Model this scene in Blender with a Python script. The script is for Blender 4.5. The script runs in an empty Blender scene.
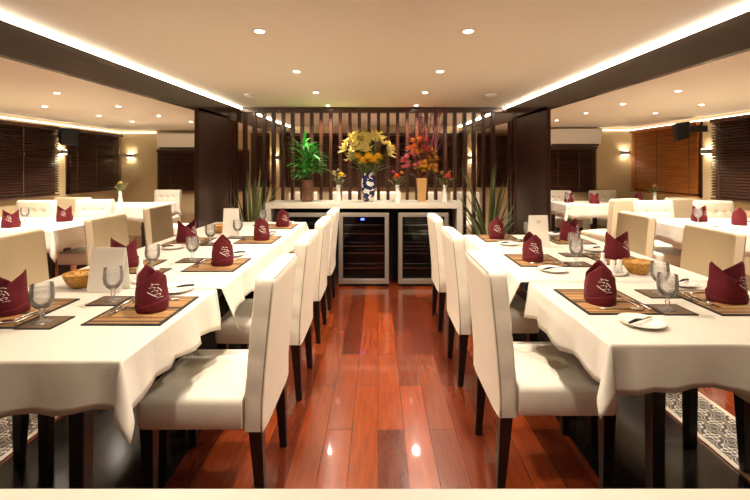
import bpy, bmesh, math, random
from mathutils import Vector, Matrix
random.seed(7)
S = bpy.context.scene
COL = S.collection
PI = math.pi
D = bpy.data

# ------------------------------------------------------------------ camera, world, exposure
EYE = 1.35
cam = D.cameras.new('camera'); cam_o = D.objects.new('camera', cam); COL.objects.link(cam_o)
cam.sensor_width = 36; cam.lens = 36*420/750
cam.shift_x = -3/750; cam.shift_y = -84/750
cam.clip_start = 0.02
cam_o.location = (0, 0, EYE); cam_o.rotation_euler = (PI/2, 0, 0)
S.camera = cam_o
W = D.worlds.new('night'); S.world = W; W.use_nodes = True
W.node_tree.nodes['Background'].inputs[0].default_value = (.02, .025, .04, 1)
W.node_tree.nodes['Background'].inputs[1].default_value = .3
S.view_settings.view_transform = 'Standard'; S.view_settings.look = 'None'
S.view_settings.gamma = 1; S.view_settings.use_curve_mapping = False
S.view_settings.exposure = 0.36

WARM = (1.0, .90, .755)
P_MAIN = 58        # central downlights (W)
P_SIDE = 78        # side-room downlights
E_STRIP = 22       # cove strips along the beams
E_SCONCE = 24
E_LENS = 30

# ------------------------------------------------------------------ helpers
def lin(c):
    if isinstance(c, str):
        c = [int(c[i:i+2], 16)/255 for i in (0, 2, 4)]
    return tuple((x/12.92 if x <= .04045 else ((x+.055)/1.055)**2.4) for x in c)

MATS = {}
def mat(name, col, rough=.5, metal=0., coat=0., var=0., vscale=20., bump=0., bscale=60., spec=.5, emit=0., sheen=0., emcol=None):
    if name in MATS: return MATS[name]
    m = D.materials.new(name); m.use_nodes = True
    nt = m.node_tree; b = nt.nodes['Principled BSDF']
    c = lin(col)
    b.inputs['Base Color'].default_value = (*c, 1)
    b.inputs['Roughness'].default_value = rough
    b.inputs['Metallic'].default_value = metal
    b.inputs['Coat Weight'].default_value = coat
    b.inputs['Coat Roughness'].default_value = .08
    b.inputs['Specular IOR Level'].default_value = spec
    b.inputs['Sheen Weight'].default_value = sheen
    if emit:
        b.inputs['Emission Color'].default_value = (*(emcol or WARM), 1)
        b.inputs['Emission Strength'].default_value = emit
    if var or bump:
        tc = nt.nodes.new('ShaderNodeTexCoord')
    if var:
        n = nt.nodes.new('ShaderNodeTexNoise'); n.inputs['Scale'].default_value = vscale; n.inputs['Detail'].default_value = 4
        nt.links.new(tc.outputs['Object'], n.inputs['Vector'])
        r = nt.nodes.new('ShaderNodeValToRGB')
        r.color_ramp.elements[0].position = .3; r.color_ramp.elements[1].position = .7
        r.color_ramp.elements[0].color = (*[x*(1-var) for x in c], 1)
        r.color_ramp.elements[1].color = (*[min(1, x*(1+var)) for x in c], 1)
        nt.links.new(n.outputs['Fac'], r.inputs['Fac']); nt.links.new(r.outputs['Color'], b.inputs['Base Color'])
    if bump:
        n2 = nt.nodes.new('ShaderNodeTexNoise'); n2.inputs['Scale'].default_value = bscale; n2.inputs['Detail'].default_value = 3
        nt.links.new(tc.outputs['Object'], n2.inputs['Vector'])
        bp = nt.nodes.new('ShaderNodeBump'); bp.inputs['Strength'].default_value = bump; bp.inputs['Distance'].default_value = .01
        nt.links.new(n2.outputs['Fac'], bp.inputs['Height']); nt.links.new(bp.outputs['Normal'], b.inputs['Normal'])
    MATS[name] = m
    return m

class MB:
    """collects shapes, links them as ONE mesh object"""
    def __init__(s): s.v = []; s.f = []
    def add(s, vs, fs):
        o = len(s.v); s.v += [tuple(v) for v in vs]; s.f += [tuple(i+o for i in f) for f in fs]; return s
    def box(s, x0, x1, y0, y1, z0, z1):
        return s.add([(x0,y0,z0),(x1,y0,z0),(x1,y1,z0),(x0,y1,z0),(x0,y0,z1),(x1,y0,z1),(x1,y1,z1),(x0,y1,z1)],
              [(0,3,2,1),(4,5,6,7),(0,1,5,4),(1,2,6,5),(2,3,7,6),(3,0,4,7)])
    def hexa(s, b, t):   # bottom four, top four corner points
        return s.add(list(b)+list(t), [(0,3,2,1),(4,5,6,7),(0,1,5,4),(1,2,6,5),(2,3,7,6),(3,0,4,7)])
    def lathe(s, prof, n=24, c=(0,0,0), cap=True):
        vs, fs = [], []
        for (r, z) in prof:
            for k in range(n):
                a = 2*PI*k/n; vs.append((c[0]+r*math.cos(a), c[1]+r*math.sin(a), c[2]+z))
        m = len(prof)
        for i in range(m-1):
            for k in range(n):
                a, b = i*n+k, i*n+(k+1) % n
                fs.append((a, b, b+n, a+n))
        if cap:
            fs.append(tuple(range(n-1, -1, -1))); fs.append(tuple((m-1)*n+k for k in range(n)))
        return s.add(vs, fs)
    def tube(s, pts, r, n=8):
        pts = [Vector(p) for p in pts]; m = len(pts); vs, fs = [], []
        rr = r if isinstance(r, (list, tuple)) else [r]*m
        for i, p in enumerate(pts):
            d = (pts[min(i+1, m-1)]-pts[max(i-1, 0)]).normalized()
            u = d.cross(Vector((0,0,1)) if abs(d.z) < .95 else Vector((1,0,0))).normalized(); w = d.cross(u)
            for k in range(n):
                a = 2*PI*k/n; vs.append(p+(u*math.cos(a)+w*math.sin(a))*rr[i])
        for i in range(m-1):
            for k in range(n):
                a, b = i*n+k, i*n+(k+1) % n
                fs.append((a, b, b+n, a+n))
        fs.append(tuple(range(n-1, -1, -1))); fs.append(tuple((m-1)*n+k for k in range(n)))
        return s.add(vs, fs)
    def ball(s, c, r, n=10, m=6, sz=1.):
        prof = [(max(.0005, r*math.sin(PI*i/m)), -r*sz*math.cos(PI*i/m)) for i in range(m+1)]
        return s.lathe(prof, n, c)
    def leaf(s, base, d, length, width, droop=.5, seg=7, fold=.15, roll=0.):
        """a strap leaf with a raised midrib fold, curving downwards"""
        d = Vector(d).normalized(); p = Vector(base); vs, fs = [], []
        side0 = d.cross(Vector((0,0,1)))
        if side0.length < .05: side0 = Vector((1,0,0))
        side0.normalize()
        for i in range(seg+1):
            t = i/seg
            w = width*(math.sin(PI*min(1, .18+.82*t))**.7 if t < 1 else .02)
            up = side0.cross(d).normalized()
            sd = (side0*math.cos(roll)+up*math.sin(roll))
            vs += [p-sd*w/2, p-up*w*fold, p+sd*w/2]
            p = p+d*(length/seg)
            d = (d+Vector((0,0,-droop/seg))).normalized()
        for i in range(seg):
            a = i*3; fs += [(a, a+1, a+4, a+3), (a+1, a+2, a+5, a+4)]
        return s.add(vs, fs)
    def xf(s, M):
        s.v = [tuple(M @ Vector(v)) for v in s.v]; return s
    def build(s, name, m, parent=None, smooth=None, bevel=0., seg=2, solid=0., soff=0.):
        me = D.meshes.new(name); me.from_pydata(s.v, [], s.f); me.update()
        bm = bmesh.new(); bm.from_mesh(me); bmesh.ops.recalc_face_normals(bm, faces=bm.faces); bm.to_mesh(me); bm.free()
        me.materials.append(m)
        o = D.objects.new(name, me); COL.objects.link(o)
        if parent: o.parent = parent
        if bevel:
            b = o.modifiers.new('b', 'BEVEL'); b.width = bevel; b.segments = seg; b.limit_method = 'ANGLE'
        if solid:
            q = o.modifiers.new('s', 'SOLIDIFY'); q.thickness = solid; q.offset = soff
        if smooth:
            for p in me.polygons: p.use_smooth = True
            if smooth != 'all': me.set_sharp_from_angle(angle=math.radians(smooth))
        return o

def tag(o, label, cat, group=None):
    o['label'] = label; o['category'] = cat
    if group: o['group'] = group
    return o
def thing(name, label, cat, loc=(0,0,0), rz=0, group=None):
    o = D.objects.new(name, None); COL.objects.link(o); o.empty_display_size = .05
    o.location = loc; o.rotation_euler = (0, 0, rz)
    return tag(o, label, cat, group)
def struct(o): o['kind'] = 'structure'; return o
def dup(o, parent=None):
    c = o.copy(); COL.objects.link(c); c.parent = parent
    for ch in o.children: dup(ch, c)
    return c
PROTO = {}
def place(key, maker, label, cat, loc, rz=0, group=None):
    """first use builds the thing, later uses copy it with its parts"""
    if key not in PROTO:
        o = maker(); PROTO[key] = o
    else:
        o = dup(PROTO[key])
    o.location = loc; o.rotation_euler = (0, 0, rz)
    for k in ('label', 'category', 'group'):
        if k in o: del o[k]
    return tag(o, label, cat, group)
def node_empty(name):
    o = D.objects.new(name, None); COL.objects.link(o); o.empty_display_size = .05; return o
def spot(name, loc, power, size=125, blend=.7, col=WARM, radius=.04, parent=None, rot=(0,0,0)):
    l = D.lights.new(name, 'SPOT'); l.energy = power; l.color = col; l.spot_size = math.radians(size); l.spot_blend = blend
    l.shadow_soft_size = radius
    o = D.objects.new(name, l); COL.objects.link(o); o.location = loc; o.rotation_euler = rot
    if parent: o.parent = parent
    return o
ORD = ['nearest', 'second', 'third', 'fourth', 'fifth']

# ------------------------------------------------------------------ materials
def floor_material():
    m = D.materials.new('red wood planks'); m.use_nodes = True; nt = m.node_tree; N = nt.nodes; L = nt.links
    b = N['Principled BSDF']
    tc = N.new('ShaderNodeTexCoord'); mp = N.new('ShaderNodeMapping'); mp.inputs['Rotation'].default_value = (0, 0, PI/2)
    L.new(tc.outputs['Object'], mp.inputs['Vector'])
    br = N.new('ShaderNodeTexBrick'); br.offset = .5; br.squash = 1
    br.inputs['Scale'].default_value = 1; br.inputs['Brick Width'].default_value = .86; br.inputs['Row Height'].default_value = .132
    br.inputs['Mortar Size'].default_value = .0018; br.inputs['Bias'].default_value = 0
    br.inputs['Color1'].default_value = (*lin('5c2310'), 1); br.inputs['Color2'].default_value = (*lin('944019'), 1)
    br.inputs['Mortar'].default_value = (*lin('5a2410'), 1)
    L.new(mp.outputs['Vector'], br.inputs['Vector'])
    n = N.new('ShaderNodeTexNoise'); n.inputs['Scale'].default_value = 5; n.inputs['Detail'].default_value = 8; n.inputs['Roughness'].default_value = .65
    mp2 = N.new('ShaderNodeMapping'); mp2.inputs['Scale'].default_value = (9, .8, 1)
    L.new(tc.outputs['Object'], mp2.inputs['Vector']); L.new(mp2.outputs['Vector'], n.inputs['Vector'])
    r = N.new('ShaderNodeValToRGB'); r.color_ramp.elements[0].position = .3; r.color_ramp.elements[1].position = .75
    r.color_ramp.elements[0].color = (.55, .5, .48, 1); r.color_ramp.elements[1].color = (1.2, 1.15, 1.1, 1)
    L.new(n.outputs['Fac'], r.inputs['Fac'])
    mx = N.new('ShaderNodeMix'); mx.data_type = 'RGBA'; mx.blend_type = 'MULTIPLY'; mx.inputs[0].default_value = .8
    L.new(br.outputs['Color'], mx.inputs[6]); L.new(r.outputs['Color'], mx.inputs[7])
    L.new(mx.outputs[2], b.inputs['Base Color'])
    b.inputs['Roughness'].default_value = .22; b.inputs['Coat Weight'].default_value = .5; b.inputs['Coat Roughness'].default_value = .05
    bp = N.new('ShaderNodeBump'); bp.inputs['Strength'].default_value = .25; bp.inputs['Distance'].default_value = .002
    L.new(br.outputs['Fac'], bp.inputs['Height']); bp.invert = True
    L.new(bp.outputs['Normal'], b.inputs['Normal'])
    return m
def damask_material():
    m = D.materials.new('black and white damask tile'); m.use_nodes = True; nt = m.node_tree; N = nt.nodes; L = nt.links
    b = N['Principled BSDF']
    def M(op, a, c=None, v=None):
        n = N.new('ShaderNodeMath'); n.operation = op
        for i, x in enumerate((a, c, v)):
            if x is None: continue
            if isinstance(x, (int, float)): n.inputs[i].default_value = x
            else: L.new(x, n.inputs[i])
        return n.outputs[0]
    tc = N.new('ShaderNodeTexCoord'); sp = N.new('ShaderNodeSeparateXYZ'); L.new(tc.outputs['Object'], sp.inputs[0])
    def motif(off, k):
        u = M('SUBTRACT', M('FRACT', M('ADD', M('MULTIPLY', sp.outputs[0], k), off)), .5)
        v = M('SUBTRACT', M('FRACT', M('ADD', M('MULTIPLY', sp.outputs[1], k), off)), .5)
        r = M('SQRT', M('ADD', M('MULTIPLY', u, u), M('MULTIPLY', v, v)))
        th = M('ARCTAN2', v, u)
        pet = M('ADD', M('MULTIPLY', M('COSINE', M('MULTIPLY', th, 4)), .10), .26)
        edge = M('ABSOLUTE', M('SUBTRACT', r, pet))
        ring = M('LESS_THAN', edge, .045)
        pet2 = M('ADD', M('MULTIPLY', M('COSINE', M('ADD', M('MULTIPLY', th, 8), 3.14)), .05), .12)
        core = M('LESS_THAN', M('ABSOLUTE', M('SUBTRACT', r, pet2)), .035)
        swirl = M('LESS_THAN', M('ABSOLUTE', M('SUBTRACT', M('SINE', M('ADD', M('MULTIPLY', r, 22), M('MULTIPLY', th, 4))), .2)), .33)
        out = M('MULTIPLY', swirl, M('GREATER_THAN', r, .36))
        return M('MAXIMUM', M('MAXIMUM', ring, core), out)
    k = M('MAXIMUM', motif(0, 9.3), 0.0)
    mx = N.new('ShaderNodeMix'); mx.data_type = 'RGBA'
    mx.inputs[6].default_value = (*lin('2a2420'), 1); mx.inputs[7].default_value = (*lin('cfc4b2'), 1)
    L.new(k, mx.inputs[0]); L.new(mx.outputs[2], b.inputs['Base Color'])
    b.inputs['Roughness'].default_value = .3
    return m
def mat_stripes():
    """bamboo place mat: tan, orange and brown splints side by side"""
    m = D.materials.new('bamboo place mat'); m.use_nodes = True; nt = m.node_tree; N = nt.nodes; L = nt.links
    b = N['Principled BSDF']; tc = N.new('ShaderNodeTexCoord'); sp = N.new('ShaderNodeSeparateXYZ'); L.new(tc.outputs['Object'], sp.inputs[0])
    n = N.new('ShaderNodeTexNoise'); n.noise_dimensions = '1D'; n.inputs['Scale'].default_value = 26; n.inputs['Detail'].default_value = 2
    L.new(sp.outputs[1], n.inputs['W'])
    r = N.new('ShaderNodeValToRGB'); cr = r.color_ramp; cr.interpolation = 'CONSTANT'
    cr.elements[0].position = 0; cr.elements[0].color = (*lin('40291a'), 1)
    cr.elements[1].position = .40; cr.elements[1].color = (*lin('7c5632'), 1)
    for p, c in ((.46, 'a87a4a'), (.54, 'bd9256'), (.60, '6b4526'), (.66, 'a0703f')):
        e = cr.elements.new(p); e.color = (*lin(c), 1)
    L.new(n.outputs['Fac'], r.inputs['Fac']); L.new(r.outputs['Color'], b.inputs['Base Color'])
    b.inputs['Roughness'].default_value = .55
    w = N.new('ShaderNodeTexWave'); w.inputs['Scale'].default_value = 40; w.bands_direction = 'Y'; L.new(tc.outputs['Object'], w.inputs['Vector'])
    bp = N.new('ShaderNodeBump'); bp.inputs['Strength'].default_value = .4; bp.inputs['Distance'].default_value = .002
    L.new(w.outputs['Fac'], bp.inputs['Height']); L.new(bp.outputs['Normal'], b.inputs['Normal'])
    return m
def wood_mat(name, c1, c2, rough=.35, coat=.3, axis=2):
    m = D.materials.new(name); m.use_nodes = True; nt = m.node_tree; N = nt.nodes; L = nt.links
    b = N['Principled BSDF']; tc = N.new('ShaderNodeTexCoord'); mp = N.new('ShaderNodeMapping')
    sc = [14, 14, 14]; sc[axis] = 1.2; mp.inputs['Scale'].default_value = sc
    L.new(tc.outputs['Object'], mp.inputs['Vector'])
    n = N.new('ShaderNodeTexNoise'); n.inputs['Scale'].default_value = 2; n.inputs['Detail'].default_value = 6
    L.new(mp.outputs['Vector'], n.inputs['Vector'])
    r = N.new('ShaderNodeValToRGB'); r.color_ramp.elements[0].position = .3; r.color_ramp.elements[1].position = .7
    r.color_ramp.elements[0].color = (*lin(c1), 1); r.color_ramp.elements[1].color = (*lin(c2), 1)
    L.new(n.outputs['Fac'], r.inputs['Fac']); L.new(r.outputs['Color'], b.inputs['Base Color'])
    b.inputs['Roughness'].default_value = rough; b.inputs['Coat Weight'].default_value = coat; b.inputs['Coat Roughness'].default_value = .12
    return m
def clear_mat(name, tint, ior=1.45, gloss_rough=.02, boost=1., refr=0., painted_sheen=0.):
    """thin clear glass: sees through, mirrors at grazing angles"""
    m = D.materials.new(name); m.use_nodes = True; nt = m.node_tree; N = nt.nodes; L = nt.links
    for n in list(N):
        if n.type == 'BSDF_PRINCIPLED': N.remove(n)
    t = N.new('ShaderNodeBsdfTransparent'); t.inputs[0].default_value = (*tint, 1)
    g = N.new('ShaderNodeBsdfGlossy'); g.inputs['Roughness'].default_value = gloss_rough
    f = N.new('ShaderNodeFresnel'); f.inputs[0].default_value = ior
    mu = N.new('ShaderNodeMath'); mu.operation = 'MULTIPLY'; mu.inputs[1].default_value = boost; mu.use_clamp = True
    L.new(f.outputs[0], mu.inputs[0])
    mx = N.new('ShaderNodeMixShader'); L.new(mu.outputs[0], mx.inputs[0]); L.new(t.outputs[0], mx.inputs[1]); L.new(g.outputs[0], mx.inputs[2])
    out = mx.outputs[0]
    if refr:
        q = N.new('ShaderNodeBsdfGlass'); q.inputs['IOR'].default_value = ior; q.inputs['Roughness'].default_value = .0
        m2 = N.new('ShaderNodeMixShader'); m2.inputs[0].default_value = refr
        L.new(out, m2.inputs[1]); L.new(q.outputs[0], m2.inputs[2]); out = m2.outputs[0]
    if painted_sheen:  # bright sheen of the glass painted in as white diffuse
        q = N.new('ShaderNodeBsdfDiffuse'); q.inputs[0].default_value = (.95, .94, .92, 1)
        m3 = N.new('ShaderNodeMixShader'); m3.inputs[0].default_value = painted_sheen
        L.new(out, m3.inputs[1]); L.new(q.outputs[0], m3.inputs[2]); out = m3.outputs[0]
    L.new(out, N['Material Output'].inputs[0])
    return m

M_FLOOR = floor_material(); M_DAMASK = damask_material(); M_MAT = mat_stripes()
M_CEIL = mat('warm white ceiling paint', 'efe4d0', .6)
M_SCEIL = mat('warm white side ceiling paint', 'efe4d0', .6)
M_WALL = mat('cream wall paint', 'd6c196', .7, var=.03, vscale=3)
M_BEAM = wood_mat('dark lacquered panel', '2a1f1a', '3c2c24', .18, .5, 1)
M_COLUMN = wood_mat('dark brown panel', '2e1913', '3a2119', .35, .2, 2)
M_SLAT = wood_mat('dark stained slat', '2c150e', '4a2113', .35, .3, 2)
M_LEATHER = mat('cream leatherette', 'efe5d2', .5, var=.02, vscale=6, bump=.03, bscale=40)
M_TAN = mat('beige leatherette', 'dccbaa', .55, var=.02, vscale=6)
M_PIPING = mat('grey seam piping', 'a89a86', .6)
M_LEG = wood_mat('black brown wood leg', '120c0a', '1c1310', .35, .2, 2)
M_CLOTH = mat('ivory satin cloth', 'ddd4c4', .6, sheen=.2, bump=.5, bscale=7)
M_NAPKIN = mat('dark red napkin', '600413', .85, bump=.15, bscale=300, var=.08, vscale=30)
M_PRINT = mat('white print', 'f0dfd6', .7)
M_BORDER = mat('black mat binding', '15120f', .6)
M_COASTER = mat('brown woven coaster', '6a5138', .6, var=.3, vscale=120)
M_GLASS = clear_mat('clear glass', (1, 1, 1), 1.45, .04, 1.0, .16, .07)
M_WATER = clear_mat('water', (1, 1, 1), 1.33, .02, .8, .16, .04)
M_DOORGLASS = clear_mat('smoked cooler glass', (.72, .74, .76), 1.5, .02, .6)
M_CHINA = mat('white china', 'f3efe6', .15, coat=.3)
M_STEEL = mat('polished steel', 'c9c5be', .22, 1.)
M_BRUSHED = mat('brushed stainless', 'b5afa4', .42, .75)
M_BLACK = mat('black plastic', '0d0d0e', .4)
M_CARD = mat('white card', 'f3eee2', .6)
M_GOLD = mat('pale gold print', 'b59a68', .5)
M_AMBER = mat('amber wicker', 'b8822a', .45, var=.35, vscale=90, bump=.5, bscale=120)
M_NUT = mat('golden snacks', 'c89a50', .6, var=.3, vscale=60)
M_STONE = mat('white stone counter', 'e9dfcc', .3, coat=.2, var=.02, vscale=4)
M_LEDGE = mat('cream service ledge', 'f6eee0', .35)
M_DARKBOX = mat('dark cabinet interior', '1b1a1a', .6)
M_BLIND = wood_mat('dark wood slats', '3a2014', '5e3a26', .5, .0, 1)
M_BLINDX = wood_mat('dark wood slats across', '3a2014', '5e3a26', .5, .0, 0)
M_BLIND_LIT = wood_mat('wood slats with painted lamplight', 'a0561e', 'c87a2c', .5, .0, 1)  # blind wood with the orange lamplight on it painted into the colour
M_TAPE = mat('ladder cord', '5d4a38', .8)
M_NIGHT = mat('night window glass', '05060a', .05)
M_WHITEP = mat('white plastic', 'f4efe6', .4)
M_LENS = mat('lamp lens', 'fff2dc', .5, emit=E_LENS)
M_STRIPM = mat('led strip', 'fff2dc', .5, emit=E_STRIP, emcol=(1, .89, .74))
M_COVE = mat('cove light', 'fff2dc', .5, emit=3, emcol=(1, .89, .74))
M_SCONCE = mat('sconce glow', 'fff2dc', .5, emit=E_SCONCE, emcol=(1, .86, .62))
M_GREEN = mat('bright green leaf', '4aa23e', .4, var=.25, vscale=12)
M_DULL = mat('dull green leaf', '66703f', .5, var=.25, vscale=10)
M_STEM = mat('green stem', '4d5a2a', .6)

# ------------------------------------------------------------------ setting
XL, XR, YB, YBR, YF = -5.0, 4.6, 8.15, 7.6, -2.6       # room extents
BL, BR = -1.70, 1.572                                    # beam inner faces
def ceil_z(y): return EYE+.684+.0139*(y-1.89)
SC = EYE+.69                                             # side ceilings
struct(MB().box(XL, XR, YF, YB+.3, -.1, 0).build('floor', M_FLOOR))
def slab(x0, x1, y0, y1, zf, th=.08):
    return MB().hexa([(x0,y0,zf(y0)),(x1,y0,zf(y0)),(x1,y1,zf(y1)),(x0,y1,zf(y1))],
                     [(x0,y0,zf(y0)+th),(x1,y0,zf(y0)+th),(x1,y1,zf(y1)+th),(x0,y1,zf(y1)+th)])
struct(slab(BL-.05, BR+.05, YF, YB+.3, ceil_z).build('ceiling', M_CEIL))
struct(slab(XL, BL-.05, YF, YB+.3, lambda y: SC).build('ceiling_left', M_SCEIL))
struct(slab(BR+.05, XR, YF, YB+.3, lambda y: SC).build('ceiling_right', M_SCEIL))
struct(MB().box(XL-.1, XL, YF, YB+.3, 0, SC+.1).build('wall_left', M_WALL))
struct(MB().box(XR, XR+.1, YF, YB+.3, 0, SC+.1).build('wall_right', M_WALL))
struct(MB().box(XL-.1, 2.8, YB, YB+.1, 0, 2.25).build('wall_back', M_WALL))
struct(MB().box(2.75, XR+.1, YBR, YBR+.1, 0, 2.25).build('wall_back_right', M_WALL))
struct(MB().box(2.75, 2.85, YBR+.1, YB+.1, 0, 2.25).build('wall_back_return', M_WALL))
struct(MB().box(XL-.1, XR+.1, YF-.1, YF, 0, 2.25).build('wall_front', M_WALL))
# beams: sloped drop panels between the central ceiling and the side rooms
def beam(name, xi, sgn):
    y0, y1 = YF, YB
    xo = xi+sgn*.04
    a, b = (xo, xi) if sgn < 0 else (xi, xo)
    zb = lambda y: EYE+.50+.012*(y-1.8)
    zt = lambda y: ceil_z(y)-.024
    o = MB().hexa([(a,y0,zb(y0)),(b,y0,zb(y0)),(b,y1,zb(y1)),(a,y1,zb(y1))],
                  [(a,y0,zt(y0)),(b,y0,zt(y0)),(b,y1,zt(y1)),(a,y1,zt(y1))]).build(name, M_BEAM)
    return struct(o)
beam('trim_1', BL, -1); beam('trim_2', BR, 1)
for nm, xi, sgn, side in (('led_strip', BL, 1, 'left'), ('led_strip', BR, -1, 'right')):
    x0, x1 = sorted((xi-sgn*.035, xi-sgn*.008))
    o = slab(x0, x1, YF+.02, YB-.02, lambda y: ceil_z(y)-.023, .015).build(nm, M_STRIPM)
    tag(o, 'glowing white light strip along the top of the %s dark beam' % side, 'light strip')
# dark panels carrying the beams at the screen
struct(MB().box(BL-.04, BL, 3.98, 4.78, 0, EYE+.56).build('wall_panel_left', M_COLUMN))
struct(MB().box(BR, BR+.04, 3.92, 4.78, 0, EYE+.56).build('wall_panel_right', M_COLUMN))
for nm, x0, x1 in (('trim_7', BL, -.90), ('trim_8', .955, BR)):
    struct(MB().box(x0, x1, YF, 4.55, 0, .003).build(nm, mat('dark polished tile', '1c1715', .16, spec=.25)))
# patterned tile borders in the floor with pale edging
for nm, x0, x1 in (('trim_3', BL-.34, BL-.02), ('trim_4', BR+.02, BR+.34)):
    struct(MB().box(x0+.025, x1-.025, YF, 7.5, 0, .004).build(nm, M_DAMASK))
    e = MB().box(x0, x0+.025, YF, 7.5, 0, .005).box(x1-.025, x1, YF, 7.5, 0, .005)
    struct(e.build('trim_5' if nm == 'trim_3' else 'trim_6', mat('pale edging', 'cdbfa6', .5)))

# ---- windows and blinds
def window_and_blind(n, wall, a0, a1, z0, z1, label, m, tilt, cords):
    """wall: 'L','R' (a along y) or ('B', y) (a along x)"""
    def P(a, depth, z):
        if wall == 'L': return (XL+depth, a, z)
        if wall == 'R': return (XR-depth, a, z)
        return (a, wall[1]-depth, z)
    def bar(mb, a_0, a_1, d0, d1, zz0, zz1, tl=0.):
        zt = (d1-d0)*math.tan(tl)
        pts = [P(a_0,d0,zz0+zt),P(a_1,d0,zz0+zt),P(a_1,d1,zz0),P(a_0,d1,zz0)]
        pts2 = [P(a_0,d0,zz1+zt),P(a_1,d0,zz1+zt),P(a_1,d1,zz1),P(a_0,d1,zz1)]
        mb.hexa(pts, pts2); return mb
    w = struct(node_empty('window_%d' % n)); w['category'] = 'window'; w['label'] = 'night window behind ' + label
    del w['label']; del w['category']
    f = MB()
    for aa in ((a0, a0+.05), (a1-.05, a1)): bar(f, aa[0], aa[1], .0, .02, z0, z1)
    bar(f, a0, a1, 0, .02, z0, z0+.05); bar(f, a0, a1, 0, .02, z1-.05, z1)
    f.build('window_frame', M_SLAT, w)
    bar(MB(), a0+.05, a1-.05, .002, .01, z0+.05, z1-.05).build('window_pane', M_NIGHT, w)
    t = thing('venetian_blind', label, 'window blind', (0,0,0), 0, 'slatted window blinds')
    s = MB(); z = z0+.05; pitch = .038; dep = .044*math.cos(tilt)
    while z < z1-.06:
        bar(s, a0, a1, .05, .05+dep, z, z+.003, tilt); z += pitch
    s.build('slats', m, t)
    bar(MB(), a0, a1, .03, .10, z1-.05, z1).build('headrail', m, t, bevel=.004)
    bar(MB(), a0, a1, .05, .09, z0, z0+.022).build('bottom_rail', m, t, bevel=.004)
    for c in cords:
        bar(MB(), a0+(a1-a0)*c-.006, a0+(a1-a0)*c+.006, .05+dep+.001, .05+dep+.003, z0, z1-.05).build('ladder_tape', M_TAPE, t)
    return t
TD = math.radians(38)
window_and_blind(1, 'L', 4.75, 6.48, .90, EYE+.60, 'dark slatted blind on left wall, nearest the camera', M_BLIND, TD, (.12, .62))
window_and_blind(2, 'L', 6.72, 8.08, .90, EYE+.60, 'dark slatted blind on left wall, next to the cream corner', M_BLIND, TD, (.1, .45, .8))
window_and_blind(3, 'R', 5.95, 7.52, .90, EYE+.63, 'slatted blind with amber lamplight painted in, on right wall', M_BLIND_LIT, math.radians(50), (.1, .55, .9))
window_and_blind(4, 'R', 4.0, 5.70, .90, EYE+.63, 'dark slatted blind on right wall beside black loudspeaker', M_BLIND, TD, (.2, .6, .92))
window_and_blind(5, ('B', YB), -4.25, -2.5, .86, 1.665, 'dark slatted blind under left wall air conditioner', M_BLINDX, TD, (.15, .5, .8))
window_and_blind(6, ('B', YBR), 2.85, 3.92, .88, 1.70, 'dark slatted blind under right wall air conditioner', M_BLINDX, TD, (.35, .7))
window_and_blind(7, ('B', YB), -1.9, -.07, .94, 1.98, 'dark slatted blind behind the wooden screen, left half', M_BLINDX, TD, (.1, .5, .9))
window_and_blind(8, ('B', YB), -.03, 1.72, .94, 1.98, 'dark slatted blind behind the wooden screen, right half', M_BLINDX, TD, (.1, .5, .9))
window_and_blind(9, ('B', YB), -2.45, -2.1, .94, 1.98, 'narrow dark blind glimpsed through left end of screen', M_BLINDX, TD, (.5,))
window_and_blind(10, ('B', YB), 1.92, 2.6, .94, 1.98, 'narrow dark blind glimpsed through right end of screen', M_BLINDX, TD, (.5,))
# cove light lines above the blinds
for nm, a, lab in (('left', (XL+.002, XL+.02, 3.0, YB-.02), 'left'), ('right', (XR-.02, XR-.002, 3.0, YBR-.02), 'right')):
    o = MB().box(a[0], a[1], a[2], a[3], SC-.05, SC-.035).build('cove_light', M_COVE)
    tag(o, 'thin glowing light line above the blinds on %s wall' % lab, 'light strip')
o = MB().box(XL+.05, -4.3, YB-.02, YB-.002, SC-.05, SC-.035).build('cove_light', M_COVE); tag(o, 'thin glowing light line above cream corner at far left', 'light strip')
o = MB().box(3.98, XR-.03, YBR-.02, YBR-.002, SC-.05, SC-.035).build('cove_light', M_COVE); tag(o, 'thin glowing light line above cream corner at far right', 'light strip')

# ---- slatted screen behind the counter
scr = thing('slatted_screen', 'dark wooden slatted screen standing behind the white counter', 'screen', (0, 5.2, 0))
zt = ceil_z(5.2)
MB().box(BL+.014, BR-.014, 0, .10, zt-.065, zt-.002).build('header_rail', M_SLAT, scr, bevel=.003)
MB().box(BL, BR, 0, .10, 0.0, .06).build('bottom_rail', M_SLAT, scr)
x = BL+.04
while x < BR-.03:
    MB().box(x-.02, x+.02, .01, .09, .06, zt-.065).build('slat', M_SLAT, scr, bevel=.002); x += .119
scl = thing('side_screen', 'short slatted side screen between left dark panel and wooden screen', 'screen', (BL, 4.78, 0))
for k in range(3): MB().box(-.09, -.01, .08+.12*k, .12+.12*k, 0, 1.90).build('slat', M_SLAT, scl)
scl2 = thing('side_screen', 'short slatted side screen between right dark panel and wooden screen', 'screen', (BR, 4.78, 0))
for k in range(3): MB().box(.01, .09, .08+.12*k, .12+.12*k, 0, 1.90).build('slat', M_SLAT, scl2)

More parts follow.
